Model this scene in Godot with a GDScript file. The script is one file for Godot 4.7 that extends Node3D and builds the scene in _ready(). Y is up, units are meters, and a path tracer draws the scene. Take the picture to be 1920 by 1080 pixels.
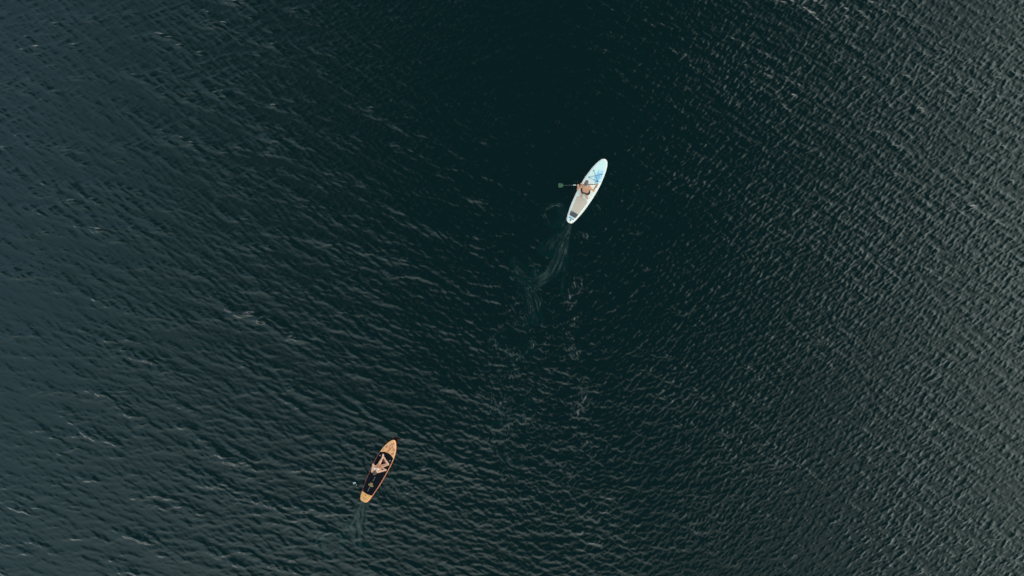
extends Node3D
# Two paddle boards on a dark lake, seen from a drone straight above. y is up, x runs to the right of the picture, z towards its lower edge.

const HIGH := 30.0             # metres from the lens to the lake
const WX := 1024               # the wave field: WX by WZ samples of CELL metres, which repeats outside the frame
const WZ := 512
const CELL := 0.04

var numbers := {}

func _ready() -> void:
	var camera := Camera3D.new()
	camera.name = "camera"
	camera.position = Vector3(0, HIGH, 0)
	camera.rotation_degrees = Vector3(-90, 0, 0)
	camera.fov = 46.3
	camera.near = 0.5
	camera.far = 6000.0
	add_child(camera)
	camera.current = true

	var env := Environment.new()
	env.background_mode = Environment.BG_SKY
	env.sky = Sky.new()
	env.sky.sky_material = sky_material()
	env.tonemap_mode = Environment.TONE_MAPPER_LINEAR
	env.tonemap_exposure = 2.1
	env.sdfgi_enabled = true
	env.ssao_enabled = true
	env.ssil_enabled = true
	var around := WorldEnvironment.new()
	around.name = "environment"
	around.environment = env
	add_child(around)

	var sun := DirectionalLight3D.new()
	sun.name = "sun"
	sun.light_color = Color(1.0, 0.97, 0.94)
	sun.light_energy = 0.15
	sun.light_angular_distance = 40.0
	sun.shadow_enabled = true
	add_child(sun)
	sun.look_at_from_position(Vector3.ZERO, -Vector3(0.42, 0.25, -0.85))

	build_water()
	build_white_board()
	build_orange_board()
	build_kneeling_person()
	build_paddle()
	build_seated_person()
	build_small_things()


# ---------------------------------------------------------------- sky

func sky_material() -> PanoramaSkyMaterial:
	# deep clear sky overhead and a little to the north, cloud banks round it, thin and bluish in the west, thick and bright in the east
	var w := 512
	var h := 256
	var puffs := FastNoiseLite.new()
	puffs.seed = 11
	puffs.frequency = 1.6
	puffs.fractal_octaves = 4
	var im := Image.create(w, h, false, Image.FORMAT_RGBF)
	for j in h:
		var zen := (j + 0.5) / h * PI
		for i in w:
			var az := (i + 0.5) / w * TAU
			var d := Vector3(sin(az) * sin(zen), cos(zen), -cos(az) * sin(zen))
			im.set_pixel(i, j, sky_color(d, puffs))
	var m := PanoramaSkyMaterial.new()
	m.panorama = ImageTexture.create_from_image(im)
	return m


func sky_color(d: Vector3, puffs: FastNoiseLite) -> Color:
	if d.y < 0.0:
		return Color(0.25, 0.28, 0.3)
	var north := -d.z
	var n := puffs.get_noise_3dv(d * 1.0)
	var off := d.x - 0.06 - 0.30 * maxf(-north, 0.0)
	var ex := absf(off) / (0.47 if off > 0.0 else 0.42)
	var ez := (north - 0.10) / (0.95 if north > 0.10 else -0.68)
	var q := sqrt(ex * ex + ez * ez) + n * 0.3
	var cover := smoothstep(0.52, 1.74, q)
	var east := smoothstep(-0.7, 0.6, d.x - 0.5 * north)
	var cloud := Color(0.225, 0.41, 0.485).lerp(Color(0.70, 0.86, 0.81) * (1.0 + 0.55 * smoothstep(0.45, 0.8, d.x)), east)
	var clear := Color(0.032, 0.105, 0.125)
	var c := clear.lerp(cloud, cover)
	var low := 1.0 - smoothstep(0.03, 0.42, d.y)
	return c.lerp(Color(1.38, 1.43, 1.42), low * 0.9)


# ---------------------------------------------------------------- helpers

func lin(r: float, g: float, b: float) -> Color:
	return Color(r, g, b).linear_to_srgb()


func mat(c: Color, rough := 0.6) -> StandardMaterial3D:
	var m := StandardMaterial3D.new()
	m.albedo_color = c
	m.roughness = rough
	return m


func numbered(called: String) -> String:
	var n: int = numbers.get(called, 0)
	numbers[called] = n + 1
	return called if n == 0 else "%s_%03d" % [called, n]


func thing(called: String, label: String, category: String, at: Vector3, turn := 0.0, group := "") -> Node3D:
	var o := Node3D.new()
	o.name = numbered(called)
	add_child(o)
	o.position = at
	o.rotation.y = turn
	o.set_meta("label", label)
	o.set_meta("category", category)
	if group:
		o.set_meta("group", group)
	return o


func put(called: String, mesh: Mesh, m: Material, parent: Node) -> MeshInstance3D:
	var o := MeshInstance3D.new()
	o.name = called
	o.mesh = mesh
	o.material_override = m
	parent.add_child(o, true)
	return o


func mesh_of(v: PackedVector3Array, f: PackedInt32Array, uv := PackedVector2Array()) -> ArrayMesh:
	# smooth normals, weighted by area; front faces run clockwise
	var n := PackedVector3Array()
	n.resize(v.size())
	for k in range(0, f.size(), 3):
		var a := f[k]
		var b := f[k + 1]
		var c := f[k + 2]
		var x := (v[c] - v[a]).cross(v[b] - v[a])
		n[a] += x
		n[b] += x
		n[c] += x
	for k in n.size():
		n[k] = n[k].normalized()
	var arrays := []
	arrays.resize(Mesh.ARRAY_MAX)
	arrays[Mesh.ARRAY_VERTEX] = v
	arrays[Mesh.ARRAY_NORMAL] = n
	arrays[Mesh.ARRAY_INDEX] = f
	if uv.size():
		arrays[Mesh.ARRAY_TEX_UV] = uv
	var m := ArrayMesh.new()
	m.add_surface_from_arrays(Mesh.PRIMITIVE_TRIANGLES, arrays)
	return m


func tube(points: Array, r: float, sides := 8) -> ArrayMesh:
	var v := PackedVector3Array()
	var f := PackedInt32Array()
	var count := points.size()
	for i in count:
		var a: Vector3 = points[maxi(i - 1, 0)]
		var b: Vector3 = points[mini(i + 1, count - 1)]
		var t := (b - a).normalized()
		var x := t.cross(Vector3.UP if absf(t.y) < 0.9 else Vector3.RIGHT).normalized()
		var y := x.cross(t)
		for s in sides:
			var q := TAU * s / sides
			v.append(points[i] + (x * cos(q) + y * sin(q)) * r)
	for i in count - 1:
		for s in sides:
			var a := i * sides + s
			var b := i * sides + (s + 1) % sides
			f.append_array([a, b, a + sides, b, b + sides, a + sides])
	var first := v.size()
	v.append(points[0])
	v.append(points[count - 1])
	for s in sides:
		f.append_array([first, (s + 1) % sides, s])
		f.append_array([first + 1, (count - 1) * sides + s, (count - 1) * sides + (s + 1) % sides])
	return mesh_of(v, f)


func ring(at: Vector3, r: float, thick: float, tilt := Basis()) -> ArrayMesh:
	var p := []
	for k in 17:
		p.append(at + tilt * Vector3(cos(TAU * k / 16), 0, sin(TAU * k / 16)) * r)
	return tube(p, thick, 6)


# ---------------------------------------------------------------- water

func fft(re: PackedFloat32Array, im: PackedFloat32Array, from: int, step: int, n: int, c: PackedFloat32Array, s: PackedFloat32Array, swap: PackedInt32Array, tr: PackedFloat32Array, ti: PackedFloat32Array) -> void:
	for i in n:
		var k := from + swap[i] * step
		tr[i] = re[k]
		ti[i] = im[k]
	var half := 1
	while half < n:
		var jump := n / (2 * half)
		for g in range(0, n, 2 * half):
			var w := 0
			for a in range(g, g + half):
				var b := a + half
				var wr := c[w]
				var wi := s[w]
				var xr := tr[b] * wr - ti[b] * wi
				var xi := tr[b] * wi + ti[b] * wr
				tr[b] = tr[a] - xr
				ti[b] = ti[a] - xi
				tr[a] += xr
				ti[a] += xi
				w += jump
		half *= 2
	for i in n:
		re[from + i * step] = tr[i]
		im[from + i * step] = ti[i]


func turned(n: int) -> Array:
	var c := PackedFloat32Array()
	var s := PackedFloat32Array()
	var swap := PackedInt32Array()
	for i in n / 2:
		c.append(cos(TAU * i / n))
		s.append(sin(TAU * i / n))
	var bits := int(round(log(n) / log(2.0)))
	for i in n:
		var r := 0
		for b in bits:
			if i & (1 << b):
				r |= 1 << (bits - 1 - b)
		swap.append(r)
	return [c, s, swap]


func spectrum(waves: Array, rng: RandomNumberGenerator) -> Array:
	# one wave system: each of waves is [direction the crests travel in degrees, narrowness, peak length, shortest length, fall-off, share]
	var re := PackedFloat32Array()
	var im := PackedFloat32Array()
	re.resize(WX * WZ)
	im.resize(WX * WZ)
	for j in WZ:
		var kz := TAU * (j if j < WZ / 2 else j - WZ) / (WZ * CELL)
		for i in WX:
			var a := rng.randfn()
			var b := rng.randfn()
			var kx := TAU * (i if i < WX / 2 else i - WX) / (WX * CELL)
			var k := sqrt(kx * kx + kz * kz)
			if k < 1.0 or k > 78.0:
				continue
			var p := 0.0
			for w in waves:
				var along := absf(kx * w[6] - kz * w[7]) / k
				var top: float = w[2] / k
				var e := pow(along, w[1]) * exp(-1.25 * top * top - (k * k) / (w[3] * w[3])) * pow(k / w[2], -w[4])
				p += w[5] * e
			p = sqrt(p)
			re[j * WX + i] = a * p
			im[j * WX + i] = b * p
	return [re, im]


func system(waves: Array, rng: RandomNumberGenerator) -> Array:
	for w in waves:
		w.append(cos(deg_to_rad(w[0])))
		w.append(sin(deg_to_rad(w[0])))
		w[2] = TAU / w[2]
		w[3] = TAU / w[3]
	return spectrum(waves, rng)


func two_fields(one: Array, two: Array) -> Array:
	# the real parts of the transforms of two spectra, found with one complex transform: make each spectrum hermitian and add i times the second
	var re := PackedFloat32Array()
	var im := PackedFloat32Array()
	re.resize(WX * WZ)
	im.resize(WX * WZ)
	var ar: PackedFloat32Array = one[0]
	var ai: PackedFloat32Array = one[1]
	var br: PackedFloat32Array = two[0]
	var bi: PackedFloat32Array = two[1]
	for j in WZ:
		var jj := (WZ - j) % WZ
		for i in WX:
			var k := j * WX + i
			var m := jj * WX + (WX - i) % WX
			re[k] = ar[k] + ar[m] - (bi[k] - bi[m])
			im[k] = ai[k] - ai[m] + br[k] + br[m]
	var row := turned(WX)
	var col := turned(WZ)
	var tr := PackedFloat32Array()
	var ti := PackedFloat32Array()
	tr.resize(WX)
	ti.resize(WX)
	for j in WZ:
		fft(re, im, j * WX, 1, WX, row[0], row[1], row[2], tr, ti)
	for i in WX:
		fft(re, im, i, WX, WZ, col[0], col[1], col[2], tr, ti)
	return [level(re), level(im)]


func level(h: PackedFloat32Array) -> PackedFloat32Array:
	# scaled to a root mean square slope of 1
	var t := 0.0
	for j in range(0, WZ - 1, 3):
		for i in WX - 1:
			var k := j * WX + i
			var x := h[k + 1] - h[k]
			var z := h[k + WX] - h[k]
			t += x * x + z * z
	var f := CELL / sqrt(t / ((WZ - 1) / 3.0 * (WX - 1)))
	var mean_square := 0.0
	for k in h.size():
		h[k] *= f
		mean_square += h[k] * h[k]
	# crests narrower than troughs
	var peak := 0.24 / sqrt(mean_square / h.size())
	for k in h.size():
		h[k] += peak * h[k] * h[k]
	return h


# trails of bubbles: points, half width at the first and the last, how white, how many threads, and the box they lie in
const RIBBONS := [
	[[Vector2(2.59, -2.94), Vector2(2.33, -2.42), Vector2(2.00, -1.85), Vector2(1.66, -1.19)], 0.10, 0.75, 0.55, 3.2, 0.31, 3.94, -4.29, 0.16],
	[[Vector2(2.33, -2.09), Vector2(2.04, -1.14), Vector2(1.66, -0.55), Vector2(1.09, -0.24), Vector2(0.57, -0.43), Vector2(0.14, -1.00), Vector2(0.00, -1.43)], 0.30, 0.26, 0.60, 2.4, -0.54, 2.87, -2.63, 0.30],
	[[Vector2(2.59, -2.87), Vector2(2.47, -2.14), Vector2(2.45, -1.38), Vector2(2.30, -0.36), Vector2(2.19, 0.47)], 0.05, 0.10, 0.42, 1.5, 2.00, 2.77, -3.05, 0.66],
	[[Vector2(0.71, -0.14), Vector2(1.00, 0.62), Vector2(1.04, 1.24), Vector2(0.71, 2.02)], 0.30, 0.55, 0.12, 3.0, -0.10, 1.85, -0.95, 2.83],
	[[Vector2(-6.55, 9.45), Vector2(-6.77, 10.12), Vector2(-6.94, 10.73), Vector2(-7.12, 11.64)], 0.18, 0.80, 0.62, 2.0, -8.47, -5.21, 8.10, 12.99],
]
# rings of paddle strokes: pixel of the survey at 42 to the metre, radius, how smooth, how white
const PUDDLES := [[1042, 402, 0.48, 0.8, 0.8], [988, 516, 0.55, 0.7, 0.5], [965, 648, 0.85, 0.6, 0.22], [950, 762, 0.9, 0.5, 0.18], [962, 850, 0.6, 0.4, 0.08], [626, 1017, 0.65, 0.8, 0.3], [1108, 396, 0.35, 0.35, 0.3]]


func build_water() -> void:
	var t0 := Time.get_ticks_msec()
	var rng := RandomNumberGenerator.new()
	rng.seed = 20
	var ab := two_fields(system([[74.0, 10.0, 0.95, 0.22, 4.2, 1.0], [72.0, 12.0, 2.2, 0.5, 4.4, 6.0], [80.0, 6.0, 0.5, 0.18, 3.4, 0.15]], rng), system([[127.0, 5.0, 0.28, 0.13, 3.3, 1.0], [136.0, 7.0, 0.6, 0.2, 4.0, 2.0], [60.0, 12.0, 0.62, 0.25, 4.0, 7.0]], rng))
	var cd := two_fields(system([[90.0, 0.6, 0.36, 0.16, 3.0, 1.0]], rng), system([[80.0, 9.0, 0.75, 0.24, 3.8, 1.0], [104.0, 4.0, 0.45, 0.22, 3.2, 0.35]], rng))
	var fa: PackedFloat32Array = ab[0]
	var fb: PackedFloat32Array = ab[1]
	var fc: PackedFloat32Array = cd[0]
	var fd: PackedFloat32Array = cd[1]
	var gusts := FastNoiseLite.new()
	gusts.seed = 5
	gusts.frequency = 0.16
	gusts.fractal_octaves = 3
	var streak := FastNoiseLite.new()
	streak.seed = 8
	streak.frequency = 1.0
	streak.fractal_octaves = 3
	var nx := 1281
	var nz := 745
	var v := PackedVector3Array()
	var uv := PackedVector2Array()
	var tint := PackedColorArray()
	tint.resize(nx * nz)
	v.resize(nx * nz)
	uv.resize(nx * nz)
	for j in nz:
		var z := (j - (nz - 1) * 0.5) * CELL
		var jj := posmod(j, WZ) * WX
		for i in nx:
			var x := (i - (nx - 1) * 0.5) * CELL
			var k := jj + i % WX
			var gust := 1.0 + 0.65 * gusts.get_noise_2d(x, z)
			var west := 1.0 - smoothstep(-14.0, 5.0, x - 0.25 * z)
			var east := smoothstep(-5.0, 13.0, x)
			var south := smoothstep(-5.0, 11.0, z) * (1.0 - smoothstep(2.0, 16.0, absf(x + 3.0)))
			var stirred := 0.06 * exp(-pow((x - 0.6) / 2.6, 2.0)) * smoothstep(-2.0, 2.0, z) * (1.0 - smoothstep(8.0, 13.0, z)) * clampf(0.8 + 2.0 * gusts.get_noise_2d(x * 2.0 + 90.0, z * 2.0), 0.0, 1.6)
			var h := gust * (fa[k] * (0.06 + 0.12 * west) + fb[k] * (0.006 + 0.135 * east) + fd[k] * (0.025 * (1.0 - 0.8 * west) + 0.13 * south)) + fc[k] * (0.012 + 0.09 * (1.0 - west) * (1.0 - 0.5 * east) + stirred)
			# wakes and paddle puddles
			var calm := 0.0
			var extra := 0.0
			var bubbles := 0.0
			for w in RIBBONS:
				var line: Array = w[0]
				if x < w[5] or x > w[6] or z < w[7] or z > w[8]:
					continue
				var near := 1e9
				var along := 0.0
				var aside := 0.0
				for q in line.size() - 1:
					var a: Vector2 = line[q]
					var seg: Vector2 = line[q + 1] - a
					var t := clampf((Vector2(x, z) - a).dot(seg) / seg.length_squared(), 0.0, 1.0)
					var to := Vector2(x, z) - a - seg * t
					if to.length() < near:
						near = to.length()
						along = (q + t) / (line.size() - 1)
						aside = signf(seg.cross(to)) * near
				var wide: float = lerpf(w[1], w[2], along)
				var warp := 0.25 * streak.get_noise_2d(along * 3.0 + x * 0.5, z * 0.5)
				var across := aside / wide + warp
				var inside := (1.0 - smoothstep(0.45, 1.15, absf(across))) * smoothstep(-0.02, 0.06, along) * (1.0 - smoothstep(0.55, 1.0, along))
				if inside <= 0.0:
					continue
				var thread := streak.get_noise_2d(across * w[4] + along * 1.5 + line[0].x, along * 1.6 + line[0].y)
				calm = maxf(calm, inside * 0.8)
				bubbles += 1.5 * inside * float(w[3]) * clampf(0.30 + 1.7 * thread, 0.0, 1.3) * clampf(0.75 + 1.5 * streak.get_noise_2d(x * 0.9 + 7.0, z * 0.9), 0.15, 1.2)
				extra += inside * 0.030 * thread * minf(1.0, wide * 2.5)
			for p in PUDDLES:
				var px: float = (p[0] - 960) * 0.02375
				var pz: float = (p[1] - 540) * 0.02375
				var r := Vector2(x - px, z - pz).length() / float(p[2])
				if r < 2.2:
					var a := atan2(z - pz, x - px)
					var rr := r + 0.5 * streak.get_noise_2d(x * 0.7 + px, z * 0.7 + pz)
					var e := exp(-pow((rr - 0.9) / 0.4, 2.0)) * float(p[3])
					var swirl := streak.get_noise_2d(rr * 2.2 + px, a * 0.7 + pz)
					var thin := maxf(0.0, 1.0 - absf(swirl) * 7.0)
					bubbles += float(p[4]) * exp(-pow((rr - 0.7) / 0.45, 2.0)) * (0.4 * thin * thin + 0.03) * (0.55 + 0.45 * sin(a + px))
					calm = maxf(calm, float(p[3]) * 0.75 * (1.0 - smoothstep(0.6, 1.2, rr)))
					extra += e * (0.018 * sin(rr * 15.0) * (0.5 + streak.get_noise_2d(x * 1.2, z * 1.2)) + 0.035 * swirl)
			# little waves pushed off the rails
			for w in 2:
				var o := Vector2(x + 5.906, z - 8.11) if w == 1 else Vector2(x - 3.333, z + 4.303)
				if o.length_squared() < 5.5:
					o = o.rotated(deg_to_rad(27.1 if w == 1 else 30.0))
					var u := clampf(0.5 - o.y / 3.2, 0.0, 1.0)
					var out := absf(o.x) - half_width(ORANGE_LINE if w == 1 else WHITE_LINE, u) + maxf(0.0, absf(o.y) - 1.55)
					if out > -0.1:
						var fade := exp(-maxf(out, 0.0) / 0.3) * smoothstep(1.0, 0.75, u)
						calm = maxf(calm, 0.6 * exp(-maxf(out, 0.0) / 0.15))
						extra += 0.02 * fade * streak.get_noise_2d(out * 4.0 + 3.0 * w, o.y * 0.9 + signf(o.x) * 5.0)
			# the stirred track the white board has left, straight down the picture
			if z > -2.5 and z < 13.0:
				var sway := 0.9 * gusts.get_noise_2d(z * 3.0, 4.0)
				var track := exp(-pow((x - 2.95 + sway + 0.03 * (z + 2.5)) / 0.40, 2.0)) + 0.8 * exp(-pow((x - 0.6 - sway + 0.1 * (z + 2.5)) / 0.8, 2.0)) * smoothstep(-1.0, 2.0, z)
				extra += 0.05 * track * streak.get_noise_2d(x * 2.6, z * 1.9 + 70.0) * (1.0 - smoothstep(6.0, 13.0, z)) * clampf(0.6 + 2.2 * gusts.get_noise_2d(x * 3.0 + 50.0, z * 5.0), 0.0, 1.3)
			h = h * (1.0 - calm) + extra
			var edge := minf(minf(i, nx - 1 - i), minf(j, nz - 1 - j)) / 36.0
			v[j * nx + i] = Vector3(x, h * minf(edge, 1.0), z)
			uv[j * nx + i] = Vector2(x, z)
			var g := minf(bubbles, 1.2)
			tint[j * nx + i] = Color(0.0009 + 0.036 * g, 0.0076 + 0.038 * g, 0.0076 + 0.035 * g)
	var normals := PackedVector3Array()
	normals.resize(nx * nz)
	for j in nz:
		var up := maxi(j - 1, 0) * nx
		var down := mini(j + 1, nz - 1) * nx
		for i in nx:
			var a := v[j * nx + maxi(i - 1, 0)].y - v[j * nx + mini(i + 1, nx - 1)].y
			var b := v[up + i].y - v[down + i].y
			normals[j * nx + i] = Vector3(a, 2.0 * CELL, b).normalized()
	var f := PackedInt32Array()
	f.resize((nx - 1) * (nz - 1) * 6)
	var at := 0
	for j in nz - 1:
		for i in nx - 1:
			var a := j * nx + i
			var odd := (i + j) & 1
			f[at] = a
			f[at + 1] = a + 1
			f[at + 2] = a + nx + 1 - (1 - odd)
			f[at + 3] = a + (1 - odd)
			f[at + 4] = a + nx + 1
			f[at + 5] = a + nx
			at += 6
	var mesh := ArrayMesh.new()
	var arrays := []
	arrays.resize(Mesh.ARRAY_MAX)
	arrays[Mesh.ARRAY_VERTEX] = v
	arrays[Mesh.ARRAY_NORMAL] = normals
	arrays[Mesh.ARRAY_TEX_UV] = uv
	arrays[Mesh.ARRAY_COLOR] = tint
	arrays[Mesh.ARRAY_INDEX] = f
	mesh.add_surface_from_arrays(Mesh.PRIMITIVE_TRIANGLES, arrays)
	# the lake goes on to the horizon
	var hx := (nx - 1) * 0.5 * CELL
	var hz := (nz - 1) * 0.5 * CELL
	var far := 3000.0
	var o := SurfaceTool.new()
	o.begin(Mesh.PRIMITIVE_TRIANGLES)
	var inner := [Vector3(-hx, 0, -hz), Vector3(hx, 0, -hz), Vector3(hx, 0, hz), Vector3(-hx, 0, hz)]
	var outer := [Vector3(-far, 0, -far), Vector3(far, 0, -far), Vector3(far, 0, far), Vector3(-far, 0, far)]
	for k in 4:
		var n := (k + 1) % 4
		for p in [outer[k], outer[n], inner[k], inner[k], outer[n], inner[n]]:
			o.set_normal(Vector3.UP)
			o.set_uv(Vector2(p.x, p.z))
			o.set_tangent(Plane(1, 0, 0, 1))
			o.add_vertex(p)
	o.commit(mesh)
	var near_mat := StandardMaterial3D.new()
	near_mat.albedo_color = Color.WHITE
	near_mat.vertex_color_use_as_albedo = true
	near_mat.roughness = 0.07
	near_mat.metallic_specular = 0.5
	var far_mat: StandardMaterial3D = near_mat.duplicate()
	far_mat.vertex_color_use_as_albedo = false
	far_mat.albedo_color = lin(0.0009, 0.0076, 0.0076)
	var ripples := FastNoiseLite.new()
	ripples.seed = 3
	ripples.frequency = 0.02
	ripples.fractal_octaves = 4
	var nt := NoiseTexture2D.new()
	nt.width = 512
	nt.height = 512
	nt.seamless = true
	nt.as_normal_map = true
	nt.bump_strength = 5.0
	nt.noise = ripples
	far_mat.normal_enabled = true
	far_mat.normal_texture = nt
	far_mat.uv1_scale = Vector3(0.09, 0.09, 0.09)
	mesh.surface_set_material(0, near_mat)
	mesh.surface_set_material(1, far_mat)
	var water := MeshInstance3D.new()
	water.name = "water"
	water.mesh = mesh
	water.set_meta("kind", "structure")
	water.set_meta("label", "dark green lake water with small wind ripples")
	add_child(water)



# ---------------------------------------------------------------- boards

const WHITE_LINE := [[0.0, 0.0], [0.004, 0.075], [0.02, 0.14], [0.06, 0.20], [0.1, 0.235], [0.2, 0.305], [0.35, 0.365], [0.5, 0.395], [0.65, 0.388], [0.76, 0.35], [0.88, 0.275], [0.95, 0.192], [0.985, 0.11], [0.997, 0.04], [1.0, 0.0]]
const ORANGE_LINE := [[0.0, 0.0], [0.003, 0.10], [0.013, 0.165], [0.04, 0.215], [0.134, 0.27], [0.35, 0.348], [0.57, 0.375], [0.7, 0.37], [0.8, 0.335], [0.87, 0.28], [0.944, 0.185], [0.985, 0.095], [0.997, 0.04], [1.0, 0.0]]
const THICK := 0.14
const DRAFT := 0.04


func half_width(line: Array, u: float) -> float:
	for k in line.size() - 1:
		var a: Array = line[k]
		var b: Array = line[k + 1]
		if u <= b[0]:
			var before: Array = line[maxi(k - 1, 0)]
			var after: Array = line[mini(k + 2, line.size() - 1)]
			return maxf(cubic_interpolate_in_time(a[1], b[1], before[1], after[1], (u - a[0]) / (b[0] - a[0]), b[0] - a[0], before[0] - a[0], after[0] - a[0]), 0.0)
	return 0.0


func rocker(u: float) -> float:
	return 0.13 * pow(maxf(0.0, (u - 0.62) / 0.38), 2.2) + 0.03 * pow(maxf(0.0, (0.18 - u) / 0.18), 2.0) - DRAFT


func deck_at(line: Array, length: float, u: float, x: float, lift := 0.0) -> Vector3:
	var w := half_width(line, u)
	var r := minf(THICK * 0.5, w)
	var thick := THICK * minf(1.0, 0.45 + w * 4.0)
	var over := maxf(0.0, absf(x) - (w - r)) / maxf(r, 0.0001)
	var y := rocker(u) + thick * (0.5 + 0.5 * sqrt(maxf(0.0, 1.0 - over * over))) + 0.008 * (1.0 - pow(x / maxf(w, 0.001), 2.0))
	return Vector3(x, y + lift, (0.5 - u) * length)


func hull_mesh(line: Array, length: float) -> ArrayMesh:
	var v := PackedVector3Array()
	var f := PackedInt32Array()
	var rows := 72
	var around := 28
	for i in rows + 1:
		var u := 0.5 - 0.5 * cos(PI * i / rows)
		var w := half_width(line, u)
		var r := minf(THICK * 0.5, w)
		var thick := THICK * minf(1.0, 0.45 + w * 4.0)
		for k in around:
			var a := TAU * (k + 0.5) / around
			var x := signf(cos(a)) * (w - r) + r * cos(a)
			v.append(Vector3(x, rocker(u) + thick * (0.5 + 0.5 * sin(a)), (0.5 - u) * length))
	for i in rows:
		for k in around:
			var a := i * around + k
			var b := i * around + (k + 1) % around
			f.append_array([a, a + around, b, b, a + around, b + around])
	return mesh_of(v, f)


func deck_mesh(line: Array, length: float) -> ArrayMesh:
	var v := PackedVector3Array()
	var f := PackedInt32Array()
	var uv := PackedVector2Array()
	var rows := 72
	var across := 16
	for i in rows + 1:
		var u := 0.002 + 0.996 * (0.5 - 0.5 * cos(PI * i / rows))
		var w := half_width(line, u)
		var inner := w - 0.35 * minf(THICK * 0.5, w)
		for k in across + 1:
			var x := inner * (2.0 * k / across - 1.0)
			v.append(deck_at(line, length, u, x, 0.003))
			uv.append(Vector2(0.5 + x / 0.84, 1.0 - u))
	for i in rows:
		for k in across:
			var a := i * (across + 1) + k
			f.append_array([a, a + across + 1, a + 1, a + 1, a + across + 1, a + across + 2])
	return mesh_of(v, f, uv)


func patch(line: Array, length: float, shape: Callable, high: float, ns := 12, nt := 8) -> ArrayMesh:
	# a thin pad that lies on the deck: shape(s, t) gives (u, x); it has a top and sides
	var v := PackedVector3Array()
	var f := PackedInt32Array()
	for i in ns + 1:
		for k in nt + 1:
			var p: Vector2 = shape.call(float(i) / ns, float(k) / nt)
			v.append(deck_at(line, length, p.x, p.y, high))
	for i in ns:
		for k in nt:
			var a := i * (nt + 1) + k
			f.append_array([a, a + nt + 1, a + 1, a + 1, a + nt + 1, a + nt + 2])
	var edge := []
	for k in nt:
		edge.append(k)
	for i in ns:
		edge.append(i * (nt + 1) + nt)
	for k in nt:
		edge.append(ns * (nt + 1) + nt - k)
	for i in ns:
		edge.append((ns - i) * (nt + 1))
	var first := v.size()
	for e in edge:
		v.append(v[e])
		v.append(v[e] - Vector3(0, high + 0.01, 0))
	for n in edge.size():
		var a := first + 2 * n
		var b := first + 2 * ((n + 1) % edge.size())
		f.append_array([a, b, a + 1, b, b + 1, a + 1])
	return mesh_of(v, f)


func oblong(u0: float, u1: float, x0: float, x1: float) -> Callable:
	return func(s: float, t: float) -> Vector2: return Vector2(lerpf(u0, u1, s), lerpf(x0, x1, t))


func print_of(w: int, h: int, color_at: Callable) -> ImageTexture:
	var im := Image.create(w, h, false, Image.FORMAT_RGB8)
	for j in h:
		for i in w:
			var c: Color = color_at.call(1.0 - (j + 0.5) / h, ((i + 0.5) / w - 0.5) * 0.84)
			im.set_pixel(i, j, c.linear_to_srgb())
	return ImageTexture.create_from_image(im)


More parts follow.
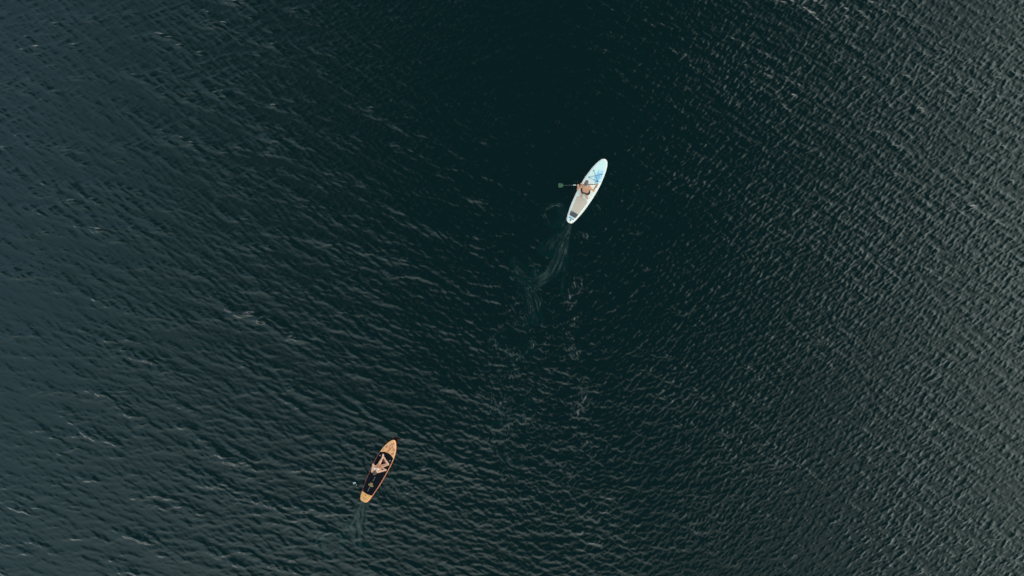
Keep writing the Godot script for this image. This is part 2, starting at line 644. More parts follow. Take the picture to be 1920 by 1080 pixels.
func build_white_board() -> void:
	var length := 3.24
	var b := thing("paddle_board", "white paddle board with mint nose, blue splash print and grey rear pad", "paddle board", Vector3(3.333, 0, -4.303), deg_to_rad(-30.0), "paddle boards on the lake")
	var blots := FastNoiseLite.new()
	blots.seed = 4
	blots.frequency = 9.0
	blots.fractal_octaves = 3
	var shirt := func(u: float, x: float) -> Color:
		var c := Color(0.93, 0.85, 0.78)
		var w := half_width(WHITE_LINE, u)
		if u > 0.645 - 0.03 * x and u < 0.955 and absf(x) < w - 0.05:
			c = Color(0.83, 0.885, 0.86)
			var n := blots.get_noise_2d(x, u * 3.2)
			var d := Vector2((x - 0.14) / 0.20, (u - 0.742) / 0.11).length()
			if n * 0.9 + 0.72 > d:
				c = Color(0.42, 0.68, 0.88)
			if n * 1.1 + 0.36 > d:
				c = Color(0.32, 0.54, 0.83)
			if n * 0.8 + 0.55 > Vector2((x - 0.155) / 0.09, (u - 0.683) / 0.032).length():
				c = Color(0.17, 0.37, 0.74)
		elif absf(x) > w - 0.045 and absf(x) < w - 0.032:
			c = Color(0.72, 0.60, 0.60)
		return c
	var deck_mat := mat(Color.WHITE, 0.45)
	deck_mat.albedo_texture = print_of(168, 640, shirt)
	deck_mat.texture_repeat = false
	put("hull", hull_mesh(WHITE_LINE, length), mat(lin(0.82, 0.70, 0.69), 0.35), b)
	put("deck", deck_mesh(WHITE_LINE, length), deck_mat, b)
	var pad := put("deck_pad", patch(WHITE_LINE, length, func(s: float, t: float) -> Vector2:
		var a := 2.0 * t - 1.0
		return Vector2(lerpf(0.166, 0.367 + 0.026 * (1.0 - a * a), s), a * lerpf(0.195, 0.275, s)), 0.008), grain(Color(0.78, 0.55, 0.45), 0.10), b)
	pad.set_meta("label", "grey beige foam pad with a rounded front")
	var kick := put("kick_pad", patch(WHITE_LINE, length, func(s: float, t: float) -> Vector2: return Vector2(lerpf(0.096, 0.159, s), (2.0 * t - 1.0) * lerpf(0.15, 0.19, s)), 0.018), grain(Color(0.105, 0.09, 0.10), 0.12), b)
	kick.set_meta("label", "dark grey raised pad at the tail")
	put("badge", patch(WHITE_LINE, length, oblong(0.146, 0.151, -0.155, -0.125), 0.021, 2, 2), mat(lin(0.7, 0.7, 0.7)), kick)
	put("stripe", patch(WHITE_LINE, length, oblong(0.060, 0.072, -0.125, 0.125), 0.005, 2, 8), mat(lin(0.05, 0.14, 0.33)), b)
	put("stripe", patch(WHITE_LINE, length, oblong(0.078, 0.084, -0.135, 0.135), 0.005, 2, 8), mat(lin(0.30, 0.52, 0.72)), b)
	put("leash_plug", patch(WHITE_LINE, length, func(s: float, t: float) -> Vector2: return Vector2(lerpf(0.024, 0.05, s), (2.0 * t - 1.0) * lerpf(0.008, 0.045, s)), 0.006, 4, 4), mat(lin(0.10, 0.10, 0.13)), b)
	var ends := [Vector2(0.789, -0.205), Vector2(0.678, -0.238), Vector2(0.80, 0.205), Vector2(0.683, 0.20)]
	var cord_mat := mat(lin(0.05, 0.10, 0.22), 0.7)
	for pair in [[0, 3], [1, 2], [1, 3]]:
		var p := []
		for k in 9:
			var q: Vector2 = ends[pair[0]].lerp(ends[pair[1]], k / 8.0)
			p.append(deck_at(WHITE_LINE, length, q.x, q.y, 0.012))
		put("bungee_cord", tube(p, 0.005, 6), cord_mat, b)
	for e in ends:
		var at := deck_at(WHITE_LINE, length, e.x, e.y)
		var base := put("ring_patch", patch(WHITE_LINE, length, func(s: float, t: float) -> Vector2:
			var a := Vector2(2.0 * s - 1.0, 2.0 * t - 1.0)
			var d := Vector2(a.x * sqrt(1.0 - a.y * a.y * 0.5), a.y * sqrt(1.0 - a.x * a.x * 0.5)) * 0.028
			return Vector2(e.x + d.x / length, e.y + d.y), 0.006, 6, 6), mat(lin(0.07, 0.11, 0.16)), b)
		put("metal_ring", ring(at + Vector3(0, 0.012, 0), 0.016, 0.003), mat(lin(0.4, 0.4, 0.42), 0.3), base)
	put("carry_handle", tube([deck_at(WHITE_LINE, length, 0.462, 0, 0.004), deck_at(WHITE_LINE, length, 0.48, 0, 0.03), deck_at(WHITE_LINE, length, 0.51, 0, 0.03), deck_at(WHITE_LINE, length, 0.528, 0, 0.004)], 0.012), mat(lin(0.35, 0.33, 0.33)), b)
	put("fin", fin_mesh(length), mat(lin(0.03, 0.03, 0.035), 0.4), b)


func fin_mesh(length: float) -> ArrayMesh:
	var v := PackedVector3Array()
	for x in [-0.006, 0.006]:
		for p in [[0.14, 0.0], [0.07, 0.0], [0.03, -0.2], [0.06, -0.21]]:
			v.append(Vector3(x, -DRAFT + 0.005 + p[1], (0.5 - p[0]) * length))
	return mesh_of(v, PackedInt32Array([0, 2, 1, 0, 3, 2, 4, 5, 6, 4, 6, 7, 0, 1, 5, 0, 5, 4, 1, 2, 6, 1, 6, 5, 2, 3, 7, 2, 7, 6, 3, 0, 4, 3, 4, 7]))


func grain(c: Color, amount: float) -> StandardMaterial3D:
	# foam with a fine grain
	var n := FastNoiseLite.new()
	n.seed = 7
	n.frequency = 0.12
	n.fractal_octaves = 3
	var t := NoiseTexture2D.new()
	t.width = 128
	t.height = 128
	t.seamless = true
	t.noise = n
	var g := Gradient.new()
	g.set_color(0, Color(1.0 - amount, 1.0 - amount, 1.0 - amount))
	g.set_color(1, Color(1.0, 1.0, 1.0))
	t.color_ramp = g
	var m := mat(c.linear_to_srgb(), 0.8)
	m.albedo_texture = t
	m.uv1_triplanar = true
	m.uv1_scale = Vector3(4, 4, 4)
	return m


func build_orange_board() -> void:
	var length := 3.08
	var b := thing("paddle_board", "orange paddle board with black deck pad and floral print on its nose", "paddle board", Vector3(-5.906, 0, 8.11), deg_to_rad(-27.1), "paddle boards on the lake")
	var edges := FastNoiseLite.new()
	edges.seed = 21
	edges.frequency = 7.0
	edges.fractal_octaves = 2
	# petals of the print: u, x, radius across, radius along
	var petals := [[0.925, -0.005, 0.085, 0.030], [0.893, -0.045, 0.075, 0.022], [0.893, 0.055, 0.075, 0.025], [0.862, -0.20, 0.07, 0.026], [0.845, -0.02, 0.07, 0.040], [0.806, -0.035, 0.05, 0.016], [0.862, 0.17, 0.075, 0.028], [0.812, 0.20, 0.065, 0.030], [0.80, -0.26, 0.04, 0.018], [0.95, 0.03, 0.05, 0.012], [0.075, -0.13, 0.05, 0.03], [0.06, 0.10, 0.06, 0.02], [0.11, 0.15, 0.06, 0.018]]
	var flowers := func(u: float, x: float) -> Color:
		var w := half_width(ORANGE_LINE, u)
		var c := Color(0.94, 0.37, 0.135)
		if u < 0.2:
			c = Color(0.94, 0.37, 0.125)
		var n := edges.get_noise_2d(x, u * 3.0)
		for k in petals.size():
			var p: Array = petals[k]
			var a: float = atan2((u - p[0]) / p[3], (x - p[1]) / p[2])
			var d: float = Vector2((x - p[1]) / p[2], (u - p[0]) / p[3]).length() + n * 0.6 + 0.14 * sin(3.0 * a + k)
			if d < 1.02:
				c = Color(0.66, 0.19, 0.085) if u > 0.2 else Color(0.74, 0.35, 0.13)
			elif d < 1.2 and u > 0.2:
				c = Color(0.90, 0.64, 0.33)
		if u > 0.7 and absf(x) > w - 0.045:
			c = Color(0.90, 0.64, 0.33)
		return c
	var deck_mat := mat(Color.WHITE, 0.45)
	deck_mat.albedo_texture = print_of(168, 640, flowers)
	deck_mat.texture_repeat = false
	put("hull", hull_mesh(ORANGE_LINE, length), mat(lin(0.40, 0.085, 0.05), 0.4), b)
	put("deck", deck_mesh(ORANGE_LINE, length), deck_mat, b)
	var pad := put("deck_pad", patch(ORANGE_LINE, length, func(s: float, t: float) -> Vector2:
		var a := 2.0 * t - 1.0
		var u := lerpf(0.135 - 0.012 * (1.0 - a * a), 0.752 + 0.037 * (1.0 - a * a), s)
		return Vector2(u, a * half_width(ORANGE_LINE, u) + (0.021 if a < 0.0 else -0.036) * absf(a)), 0.008, 40, 14), grain(Color(0.006, 0.007, 0.012), 0.25), b)
	pad.set_meta("label", "black foam pad over the middle of the deck")
	(pad.material_override as StandardMaterial3D).metallic_specular = 0.2
	# a pale line along the pad, broken by rows of gold lettering too small to read
	var silver := mat(lin(0.30, 0.28, 0.27), 0.5)
	put("centre_line", patch(ORANGE_LINE, length, oblong(0.327, 0.398, -0.031, -0.019), 0.011, 6, 1), silver, pad)
	put("centre_line", patch(ORANGE_LINE, length, oblong(0.163, 0.235, -0.031, -0.019), 0.011, 6, 1), silver, pad)
	var gold := mat(lin(0.75, 0.48, 0.2), 0.5)
	for row in [[0.294, 0.045, 0.006], [0.280, 0.075, 0.006], [0.264, 0.125, 0.007], [0.251, 0.095, 0.005]]:
		var marks := 3 if row[1] < 0.06 else 5
		for k in marks:
			var mid: float = -0.025 + row[1] * ((k + 0.5) / marks * 2.0 - 1.0)
			var wide: float = row[1] / marks * 0.8
			put("lettering", patch(ORANGE_LINE, length, oblong(row[0] - row[2] * 0.5, row[0] + row[2] * 0.5, mid - wide, mid + wide), 0.011, 1, 2), gold, pad)
	for e in [Vector2(0.704, -0.262), Vector2(0.700, 0.235)]:
		var at := deck_at(ORANGE_LINE, length, e.x, e.y)
		var base := put("ring_patch", patch(ORANGE_LINE, length, oblong(e.x - 0.008, e.x + 0.008, e.y - 0.025, e.y + 0.025), 0.012, 2, 2), mat(lin(0.03, 0.03, 0.04)), b)
		put("metal_ring", ring(at + Vector3(0, 0.02, 0), 0.02, 0.0045), mat(lin(0.62, 0.62, 0.62), 0.3), base)
	put("valve_ring", ring(deck_at(ORANGE_LINE, length, 0.05, -0.01, 0.008), 0.046, 0.007), mat(lin(0.25, 0.27, 0.22)), b)
	put("valve_cap", patch(ORANGE_LINE, length, func(s: float, t: float) -> Vector2:
		var a := Vector2(2.0 * s - 1.0, 2.0 * t - 1.0)
		return Vector2(0.05 + a.x * sqrt(1.0 - a.y * a.y * 0.5) * 0.034 / length, -0.01 + a.y * sqrt(1.0 - a.x * a.x * 0.5) * 0.034), 0.006, 6, 6), mat(lin(0.72, 0.45, 0.2)), b)
	put("leash_plug", patch(ORANGE_LINE, length, oblong(0.093, 0.108, -0.05, -0.015), 0.009, 2, 2), mat(lin(0.14, 0.03, 0.015)), b)
	put("fin", fin_mesh(length), mat(lin(0.03, 0.03, 0.035), 0.4), b)


# ---------------------------------------------------------------- bodies

class Nets:
	# a distance field of tapered capsules [a, b, ra, rb] and ellipsoids [centre, radii, basis], smoothly joined, and its surface nets
	var v := PackedVector3Array()
	var f := PackedInt32Array()

	func grow(parts: Array, cell: float, blend: float) -> void:
		var lo := Vector3(1e9, 1e9, 1e9)
		var hi := -lo
		var boxes := []
		for p in parts:
			var b: AABB
			if p.size() == 4:
				var r := maxf(p[2], p[3])
				b = AABB(p[0], Vector3.ZERO).expand(p[1]).grow(r)
			else:
				var r: float = maxf(p[1].x, maxf(p[1].y, p[1].z))
				b = AABB(p[0], Vector3.ZERO).grow(r)
			b = b.grow(blend + 3.0 * cell)
			boxes.append(b)
			lo = lo.min(b.position)
			hi = hi.max(b.end)
		var nx := int((hi.x - lo.x) / cell) + 2
		var ny := int((hi.y - lo.y) / cell) + 2
		var nz := int((hi.z - lo.z) / cell) + 2
		var d := PackedFloat32Array()
		d.resize(nx * ny * nz)
		d.fill(1.0)
		for q in parts.size():
			var p: Array = parts[q]
			var b: AABB = boxes[q]
			var i0 := Vector3i(((b.position - lo) / cell).floor())
			var i1 := Vector3i(((b.end - lo) / cell).floor())
			var capsule := p.size() == 4
			var a: Vector3 = p[0]
			var ab := Vector3.ZERO
			var len2 := 1.0
			var ra := 0.0
			var dr := 0.0
			var inv := Basis()
			var rad := Vector3.ONE
			if capsule:
				ab = p[1] - p[0]
				len2 = maxf(ab.length_squared(), 1e-8)
				ra = p[2]
				dr = p[3] - p[2]
			else:
				rad = p[1]
				inv = (p[2] as Basis).inverse()
			for z in range(i0.z, mini(i1.z + 1, nz)):
				for y in range(i0.y, mini(i1.y + 1, ny)):
					var k := (z * ny + y) * nx + i0.x
					for x in range(i0.x, mini(i1.x + 1, nx)):
						var w := lo + Vector3(x, y, z) * cell - a
						var e: float
						if capsule:
							var t := clampf(w.dot(ab) / len2, 0.0, 1.0)
							e = (w - ab * t).length() - ra - dr * t
						else:
							var s := inv * w / rad
							var l := s.length()
							var g := (s / rad).length()
							e = l * (l - 1.0) / g if g > 1e-6 else -0.05
						var o := d[k]
						var m := blend - absf(o - e)
						d[k] = minf(o, e) - (m * m / (4.0 * blend) if m > 0.0 else 0.0)
						k += 1
		var id := PackedInt32Array()
		id.resize(d.size())
		id.fill(-1)
		var first := v.size()
		var step := [0, 1, nx, nx + 1, nx * ny, nx * ny + 1, nx * ny + nx, nx * ny + nx + 1]
		var off := [Vector3(0, 0, 0), Vector3(1, 0, 0), Vector3(0, 1, 0), Vector3(1, 1, 0), Vector3(0, 0, 1), Vector3(1, 0, 1), Vector3(0, 1, 1), Vector3(1, 1, 1)]
		var edges := [[0, 1], [2, 3], [4, 5], [6, 7], [0, 2], [1, 3], [4, 6], [5, 7], [0, 4], [1, 5], [2, 6], [3, 7]]
		for z in nz - 1:
			for y in ny - 1:
				var k := (z * ny + y) * nx
				for x in nx - 1:
					var c := d[k]
					if absf(c) < 2.5 * cell:
						var inside := 0
						for s in 8:
							if d[k + step[s]] < 0.0:
								inside += 1
						if inside > 0 and inside < 8:
							var sum := Vector3.ZERO
							var n := 0
							for g in edges:
								var p: float = d[k + step[g[0]]]
								var q: float = d[k + step[g[1]]]
								if (p < 0.0) != (q < 0.0):
									sum += (off[g[0]] as Vector3).lerp(off[g[1]], p / (p - q))
									n += 1
							id[k] = v.size()
							v.append(lo + (Vector3(x, y, z) + sum / n) * cell)
					k += 1
		var along := [1, nx, nx * ny]
		for z in range(1, nz - 1):
			for y in range(1, ny - 1):
				for x in range(1, nx - 1):
					var k := (z * ny + y) * nx + x
					var c := d[k]
					if absf(c) > 2.5 * cell:
						continue
					for axis in 3:
						var other := d[k + along[axis]]
						if (c < 0.0) == (other < 0.0):
							continue
						var s: int = along[(axis + 1) % 3]
						var t: int = along[(axis + 2) % 3]
						var q := [id[k], id[k - s], id[k - s - t], id[k - t]]
						if q.min() < first:
							continue
						if c < 0.0:
							f.append_array([q[0], q[2], q[1], q[0], q[3], q[2]])
						else:
							f.append_array([q[0], q[1], q[2], q[0], q[2], q[3]])


func hand(s: Nets, wrist: Vector3, dir: Vector3, palm: Vector3, curl: float, thumb: float) -> void:
	# palm is the way the palm faces; the fingers curl towards it; thumb is +1 or -1 along dir x palm
	dir = dir.normalized()
	palm = (palm - dir * palm.dot(dir)).normalized()
	var side := dir.cross(palm) * thumb
	var parts := []
	for k in 4:
		var o := side * (0.030 - 0.020 * k)
		var knuckle := wrist + dir * (0.088 - 0.004 * absf(k - 1.0)) + o
		parts.append([wrist + dir * 0.012 + o * 0.7, knuckle, 0.014, 0.012])
		var size: float = [0.92, 1.0, 0.95, 0.76][k]
		var at := knuckle
		var way := dir
		for n in 3:
			way = way.rotated(dir.cross(palm).normalized(), curl * [0.7, 1.0, 0.8][n])
			var to: Vector3 = at + way * [0.042, 0.027, 0.021][n] * size
			parts.append([at, to, 0.0095 - 0.0008 * n, 0.0088 - 0.0008 * n])
			at = to
	var root := wrist + dir * 0.025 + side * 0.026
	var mid := root + (side * 0.6 + dir * 0.7 + palm * 0.35).normalized() * 0.045
	parts.append([root, mid, 0.014, 0.011])
	parts.append([mid, mid + (dir * 0.8 + palm * 0.6 * curl + side * 0.1).normalized() * 0.032, 0.011, 0.009])
	parts.append([wrist - dir * 0.05, wrist + dir * 0.03, 0.026, 0.024])
	s.grow(parts, 0.0045, 0.007)


func head(s: Nets, c: Vector3, look: Basis) -> void:
	# look: columns right, up, back
	var at := func(x: float, y: float, z: float) -> Vector3: return c + look * Vector3(x, y, z)
	var parts := [
		[at.call(0, 0.035, 0.012), Vector3(0.076, 0.088, 0.094), look],
		[at.call(0, -0.045, -0.030), Vector3(0.056, 0.062, 0.060), look],
		[at.call(0, 0.004, -0.088), at.call(0, -0.030, -0.104), 0.009, 0.014],
		[at.call(-0.035, 0.022, -0.074), at.call(0.035, 0.022, -0.074), 0.012, 0.012],
		[at.call(0, -0.092, -0.066), at.call(0, -0.090, -0.060), 0.018, 0.02],
		[at.call(-0.02, -0.062, -0.080), at.call(0.02, -0.062, -0.080), 0.009, 0.009],
		[at.call(-0.080, -0.008, 0.012), Vector3(0.010, 0.030, 0.018), look],
		[at.call(0.080, -0.008, 0.012), Vector3(0.010, 0.030, 0.018), look],
		[at.call(0, -0.05, 0.03), at.call(0, -0.15, 0.045), 0.05, 0.054],
	]
	s.grow(parts, 0.005, 0.018)


func face(parent: Node, c: Vector3, look: Basis) -> void:
	for x in [-0.032, 0.032]:
		var e := SphereMesh.new()
		e.radius = 0.012
		e.height = 0.024
		e.radial_segments = 12
		e.rings = 6
		var o := put("eye", e, mat(lin(0.06, 0.045, 0.04), 0.2), parent)
		o.position = c + look * Vector3(x, 0.0, -0.074)
	var lips := tube([c + look * Vector3(-0.02, -0.064, -0.088), c + look * Vector3(0, -0.066, -0.0915), c + look * Vector3(0.02, -0.064, -0.088)], 0.005, 6)
	put("mouth", lips, mat(lin(0.4, 0.14, 0.12)), parent)


func facing(angle: float, nod: float) -> Basis:
	# angle: degrees to the right of the picture's top; nod: degrees down
	return Basis(Vector3.UP, deg_to_rad(-angle)) * Basis(Vector3.RIGHT, deg_to_rad(-nod))


func skin_material(r: float, g: float, b: float) -> StandardMaterial3D:
	var m := mat(lin(r, g, b), 0.5)
	m.subsurf_scatter_enabled = true
	m.subsurf_scatter_strength = 0.15
	return m


func build_kneeling_person() -> void:
	var o := thing("person", "person kneeling on the white board, bare back, grey cap, dark shorts, gripping a paddle", "person", Vector3(3.277, 0.105, -4.327))
	var y := Vector3(0, -0.105, 0)
	var pelvis := Vector3(-0.035, 0.32, 0.08) + y
	var waist := Vector3(-0.05, 0.46, 0.05) + y
	var chest := Vector3(-0.064, 0.67, -0.02) + y
	var neck := Vector3(-0.073, 0.84, -0.07) + y
	var skull := Vector3(-0.093, 0.985, -0.146) + y
	var shoulders := [Vector3(-0.250, 0.79, -0.085) + y, Vector3(0.112, 0.79, 0.010) + y]
	var elbows := [Vector3(-0.397, 0.57, 0.005) + y, Vector3(0.282, 0.59, 0.085) + y]
	var grips := [Vector3(-0.36, 0.416, -0.200) + y, Vector3(0.402, 0.79, -0.174) + y]
	var knees := [Vector3(-0.20, 0.175, -0.25) + y, Vector3(0.155, 0.175, -0.16) + y]
	var ankles := [Vector3(-0.175, 0.165, 0.145) + y, Vector3(0.05, 0.165, 0.205) + y]
	var toes := [Vector3(-0.205, 0.13, 0.27) + y, Vector3(0.062, 0.13, 0.335) + y]
	var right := Vector3(0.94, 0, 0.342)
	var s := Nets.new()
	var parts := []
	parts.append([shoulders[0].lerp(neck, 0.15), shoulders[1].lerp(neck, 0.15), 0.062, 0.062])
	parts.append([neck, chest, 0.07, 0.10])
	parts.append([neck - y * 0, skull + Vector3(0.01, -0.05, 0.03), 0.056, 0.05])
	for k in 2:
		var sign := 2.0 * k - 1.0
		parts.append([chest + right * 0.075 * sign + Vector3(0, 0.05, 0), waist + right * 0.055 * sign, 0.098, 0.088])
		parts.append([waist + right * 0.055 * sign, pelvis + right * 0.085 * sign, 0.088, 0.108])
		parts.append([shoulders[k], elbows[k], 0.052, 0.040])
		var wrist: Vector3 = elbows[k].lerp(grips[k], 0.78)
		parts.append([elbows[k], wrist, 0.041, 0.028])
		parts.append([pelvis + right * 0.095 * sign, knees[k], 0.092, 0.06])
		parts.append([knees[k], ankles[k], 0.058, 0.042])
		parts.append([ankles[k].lerp(knees[k], 0.25), knees[k].lerp(ankles[k], 0.3), 0.052, 0.06])
		parts.append([ankles[k] + Vector3(0, 0.015, 0.01), toes[k], 0.038, 0.026])
		for t in 5:
			parts.append([toes[k], toes[k] + right * (0.018 * (t - 2)) + Vector3(0, -0.006, 0.045 - 0.006 * absf(t - 1.5)), 0.016, 0.010])
	s.grow(parts, 0.012, 0.035)
	var look := facing(20.0, 22.0)
	head(s, skull, look)
	var shaft := (Vector3(0.412, 0.80, -0.174) - Vector3(-0.996, 0.10, -0.223)).normalized()
	for k in 2:
		var wrist: Vector3 = elbows[k].lerp(grips[k], 0.78)
		var dir: Vector3 = grips[k] - wrist
		dir = (dir - shaft * dir.dot(shaft) * 0.8).normalized()
		var palm := dir.cross(shaft).normalized()
		if palm.y < 0:
			palm = -palm
		palm = -palm
		hand(s, grips[k] - dir * 0.085 - palm * 0.024, dir, palm, 1.1, 1.0 if k == 0 else -1.0)
	put("body", mesh_of(s.v, s.f), skin_material(0.60, 0.28, 0.165), o)
	face(o, skull, look)
	# shorts
	var g := Nets.new()
	var cloth := []
	for k in 2:
		var sign := 2.0 * k - 1.0
		cloth.append([waist.lerp(pelvis, 0.35) + right * 0.062 * sign, pelvis + right * 0.088 * sign, 0.103, 0.122])
		cloth.append([pelvis + right * 0.095 * sign, pelvis.lerp(knees[k], 0.55) + right * 0.03 * sign, 0.112, 0.092])
	g.grow(cloth, 0.012, 0.03)
	put("shorts", mesh_of(g.v, g.f), mat(lin(0.018, 0.016, 0.02), 0.8), o)
	# cap with a bill
	var c := Nets.new()
	c.grow([[skull + look * Vector3(0, 0.062, 0.012), Vector3(0.090, 0.082, 0.106), look], [skull + look * Vector3(0, 0.05, -0.02), Vector3(0.086, 0.05, 0.09), look]], 0.006, 0.02)
	var cap := put("cap", mesh_of(c.v, c.f), mat(lin(0.145, 0.115, 0.125), 0.85), o)
	var bill := Nets.new()
	bill.grow([[skull + look * Vector3(0, 0.042, -0.105), Vector3(0.074, 0.011, 0.085), look]], 0.006, 0.01)
	put("bill", mesh_of(bill.v, bill.f), mat(lin(0.09, 0.07, 0.08), 0.85), cap)


func build_paddle() -> void:
	var o := thing("paddle", "paddle with black shaft and green blade held out to the left over the water", "paddle", Vector3(3.277, 0, -4.327))
	var top := Vector3(0.412, 0.80, -0.174)
	var blade := Vector3(-0.996, 0.10, -0.223)
	var tip := Vector3(-1.262, -0.035, -0.250)
	put("shaft", tube([top, top.lerp(blade, 0.5), blade], 0.0155, 10), mat(lin(0.018, 0.018, 0.02), 0.35), o)
	put("shaft_sleeve", tube([top.lerp(blade, 0.62), top.lerp(blade, 0.70)], 0.019, 10), mat(lin(0.78, 0.77, 0.76), 0.4), o)
	var along := (top - blade).normalized()
	var side := along.cross(Vector3.UP).normalized()
	put("grip", tube([top - side * 0.055, top + along * 0.012, top + side * 0.055], 0.017, 8), mat(lin(0.02, 0.02, 0.022), 0.5), o)
	var v := PackedVector3Array()
	var f := PackedInt32Array()
	var way := tip - blade
	var up := way.normalized().cross(side).normalized()
	var rows := 14
	for layer in [1.0, -1.0]:
		for i in rows + 1:
			var t := float(i) / rows
			var w := 0.095 * pow(sin(PI * clampf(0.06 + 0.90 * pow(t, 0.75), 0.0, 1.0)), 0.6)
			for k in 7:
				var a := k / 3.0 - 1.0
				v.append(blade + way * t * 1.25 + side * w * a + up * (0.010 * layer * (1.0 - a * a) + 0.012 * a * a))
	for layer in 2:
		for i in rows:
			for k in 6:
				var a := layer * (rows + 1) * 7 + i * 7 + k
				if layer == 0:
					f.append_array([a, a + 7, a + 1, a + 1, a + 7, a + 8])
				else:
					f.append_array([a, a + 1, a + 7, a + 1, a + 8, a + 7])
	put("blade", mesh_of(v, f), mat(lin(0.04, 0.10, 0.042), 0.45), o)


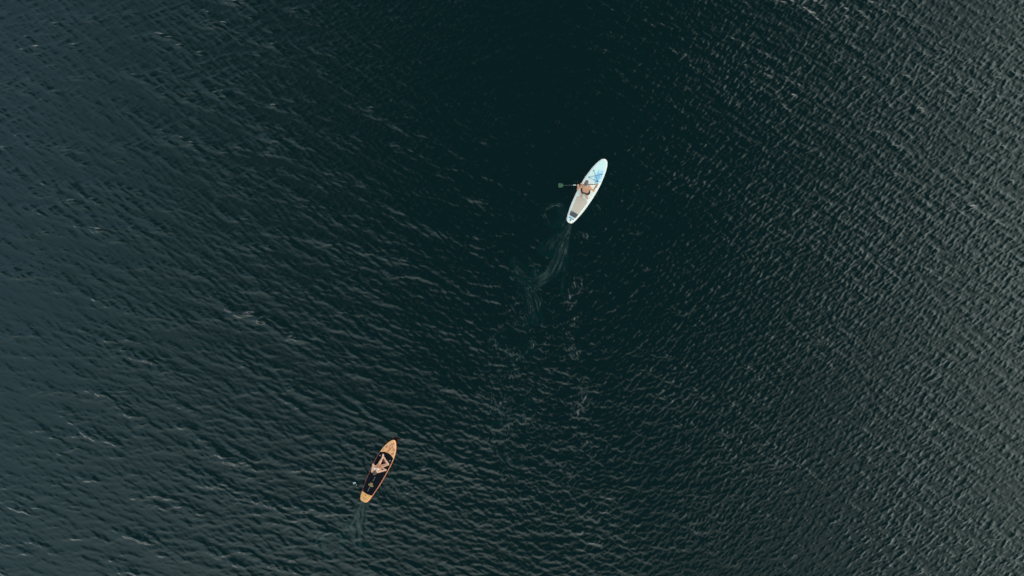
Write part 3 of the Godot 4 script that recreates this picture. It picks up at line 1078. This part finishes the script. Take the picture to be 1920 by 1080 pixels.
func build_seated_person() -> void:
	var o := thing("person", "person sitting on the orange board with bent knees, brown hair and bikini top whitened for chest highlights", "person", Vector3(-5.985, 0.105, 7.98))
	var y := Vector3(0, -0.105, 0)
	var pelvis := Vector3(0.073, 0.225, -0.03) + y
	var waist := Vector3(0.052, 0.40, -0.005) + y
	var chest := Vector3(0.042, 0.58, 0.004) + y
	var neck := Vector3(0.058, 0.76, 0.0) + y
	var skull := Vector3(0.070, 0.915, -0.025) + y
	var shoulders := [Vector3(-0.110, 0.69, -0.004) + y, Vector3(0.205, 0.69, 0.012) + y]
	var elbows := [Vector3(-0.079, 0.60, -0.273) + y, Vector3(0.47, 0.60, -0.034) + y]
	var wrists := [Vector3(0.022, 0.46, -0.108) + y, Vector3(0.28, 0.455, -0.105) + y]
	var hips := [Vector3(0.005, 0.22, -0.05) + y, Vector3(0.135, 0.22, -0.07) + y]
	var knees := [Vector3(0.20, 0.55, -0.325) + y, Vector3(0.523, 0.37, -0.224) + y]
	var ankles := [Vector3(0.242, 0.185, -0.444) + y, Vector3(0.333, 0.17, -0.423) + y]
	var toes := [Vector3(0.262, 0.135, -0.57) + y, Vector3(0.272, 0.135, -0.535) + y]
	var right := Vector3(0.985, 0, 0.17)
	var s := Nets.new()
	var parts := []
	parts.append([shoulders[0].lerp(neck, 0.15), shoulders[1].lerp(neck, 0.15), 0.05, 0.05])
	parts.append([neck, chest, 0.055, 0.085])
	parts.append([neck, skull + Vector3(0, -0.04, 0.03), 0.046, 0.044])
	for k in 2:
		var sign := 2.0 * k - 1.0
		parts.append([chest + right * 0.06 * sign + Vector3(0, 0.03, 0), waist + right * 0.04 * sign, 0.082, 0.074])
		parts.append([waist + right * 0.04 * sign, pelvis + right * 0.08 * sign, 0.074, 0.105])
		parts.append([chest + right * 0.08 * sign + Vector3(0, 0, -0.065), chest + right * 0.07 * sign + Vector3(0, 0.03, -0.02), 0.055, 0.05])
		parts.append([shoulders[k], elbows[k], 0.044, 0.034])
		parts.append([elbows[k], wrists[k], 0.034, 0.024])
		parts.append([hips[k], knees[k], 0.085, 0.052])
		parts.append([knees[k], ankles[k], 0.05, 0.035])
		parts.append([knees[k].lerp(ankles[k], 0.2), knees[k].lerp(ankles[k], 0.5), 0.05, 0.046])
		parts.append([ankles[k], toes[k], 0.036, 0.024])
		var across: Vector3 = (toes[k] - ankles[k]).cross(Vector3.UP).normalized()
		var on: Vector3 = (toes[k] - ankles[k]).normalized()
		for t in 5:
			parts.append([toes[k], toes[k] + across * (0.016 * (t - 2)) + on * (0.042 - 0.005 * absf(t - 1.5)), 0.015, 0.009])
	s.grow(parts, 0.012, 0.03)
	var look := facing(22.0, 18.0)
	head(s, skull, look)
	for k in 2:
		var dir: Vector3 = (wrists[k] - elbows[k]).normalized()
		hand(s, wrists[k], dir, Vector3(0, -1, 0.1), 0.35, -1.0 if k == 0 else 1.0)
	put("body", mesh_of(s.v, s.f), skin_material(0.66, 0.355, 0.24), o)
	face(o, skull, look)
	var h := Nets.new()
	h.grow([[skull + look * Vector3(0, 0.048, 0.022), Vector3(0.088, 0.090, 0.098), look], [skull + look * Vector3(0, -0.02, 0.06), Vector3(0.075, 0.09, 0.06), look], [skull + look * Vector3(0, 0.02, 0.10), skull + look * Vector3(0.01, -0.13, 0.105), 0.034, 0.02]], 0.006, 0.025)
	put("hair", mesh_of(h.v, h.f), mat(lin(0.075, 0.038, 0.028), 0.55), o)
	# bikini; cups enlarged and kept white to stand in for highlights on the chest
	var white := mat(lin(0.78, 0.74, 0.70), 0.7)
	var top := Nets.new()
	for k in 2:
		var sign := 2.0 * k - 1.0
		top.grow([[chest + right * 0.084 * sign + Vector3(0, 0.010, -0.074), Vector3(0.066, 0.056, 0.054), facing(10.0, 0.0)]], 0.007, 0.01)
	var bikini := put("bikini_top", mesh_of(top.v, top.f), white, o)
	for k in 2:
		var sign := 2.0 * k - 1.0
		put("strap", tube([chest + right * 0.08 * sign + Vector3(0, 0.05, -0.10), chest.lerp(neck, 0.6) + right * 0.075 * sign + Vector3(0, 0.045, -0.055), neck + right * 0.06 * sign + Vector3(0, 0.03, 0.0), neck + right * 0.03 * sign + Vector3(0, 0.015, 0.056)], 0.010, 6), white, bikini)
	var low := Nets.new()
	low.grow([[pelvis + right * -0.08, pelvis + right * 0.08, 0.112, 0.112], [pelvis + Vector3(0, 0.03, -0.02), pelvis + Vector3(0.02, -0.02, -0.08), 0.07, 0.06]], 0.01, 0.03)
	put("bikini_bottom", mesh_of(low.v, low.f), mat(lin(0.16, 0.025, 0.045), 0.7), o)


func build_small_things() -> void:
	# a soft pouch on the pad between the shins of the seated person
	var s := Nets.new()
	s.grow([[Vector3(0, 0.035, 0), Vector3(0.06, 0.036, 0.045), Basis(Vector3.UP, 0.5)], [Vector3(0.02, 0.045, 0.01), Vector3(0.04, 0.028, 0.035), Basis()]], 0.006, 0.02)
	var pouch := put("pouch", mesh_of(s.v, s.f), mat(lin(0.26, 0.035, 0.065), 0.6), self)
	pouch.position = Vector3(-5.985 + 0.300, 0.112, 7.98 - 0.30)
	pouch.set_meta("label", "small dark pink pouch between the shins of the seated person")
	pouch.set_meta("category", "pouch")
	# a fleck of foam left by a stroke
	var rng := RandomNumberGenerator.new()
	rng.seed = 9
	var st := Nets.new()
	for k in 9:
		var at := Vector3(rng.randfn() * 0.035, 0.004, rng.randfn() * 0.045)
		var r := rng.randf_range(0.012, 0.034)
		st.grow([[at, Vector3(r, r * 0.45, r), Basis()]], 0.008, 0.004)
	var foam := put("foam", mesh_of(st.v, st.f), mat(lin(0.42, 0.47, 0.48), 0.4), self)
	foam.position = Vector3(-7.006, 0.012, 8.68)
	foam.set_meta("label", "small white fleck of foam on the water left of the orange board")
	foam.set_meta("category", "foam")
	foam.set_meta("kind", "stuff")
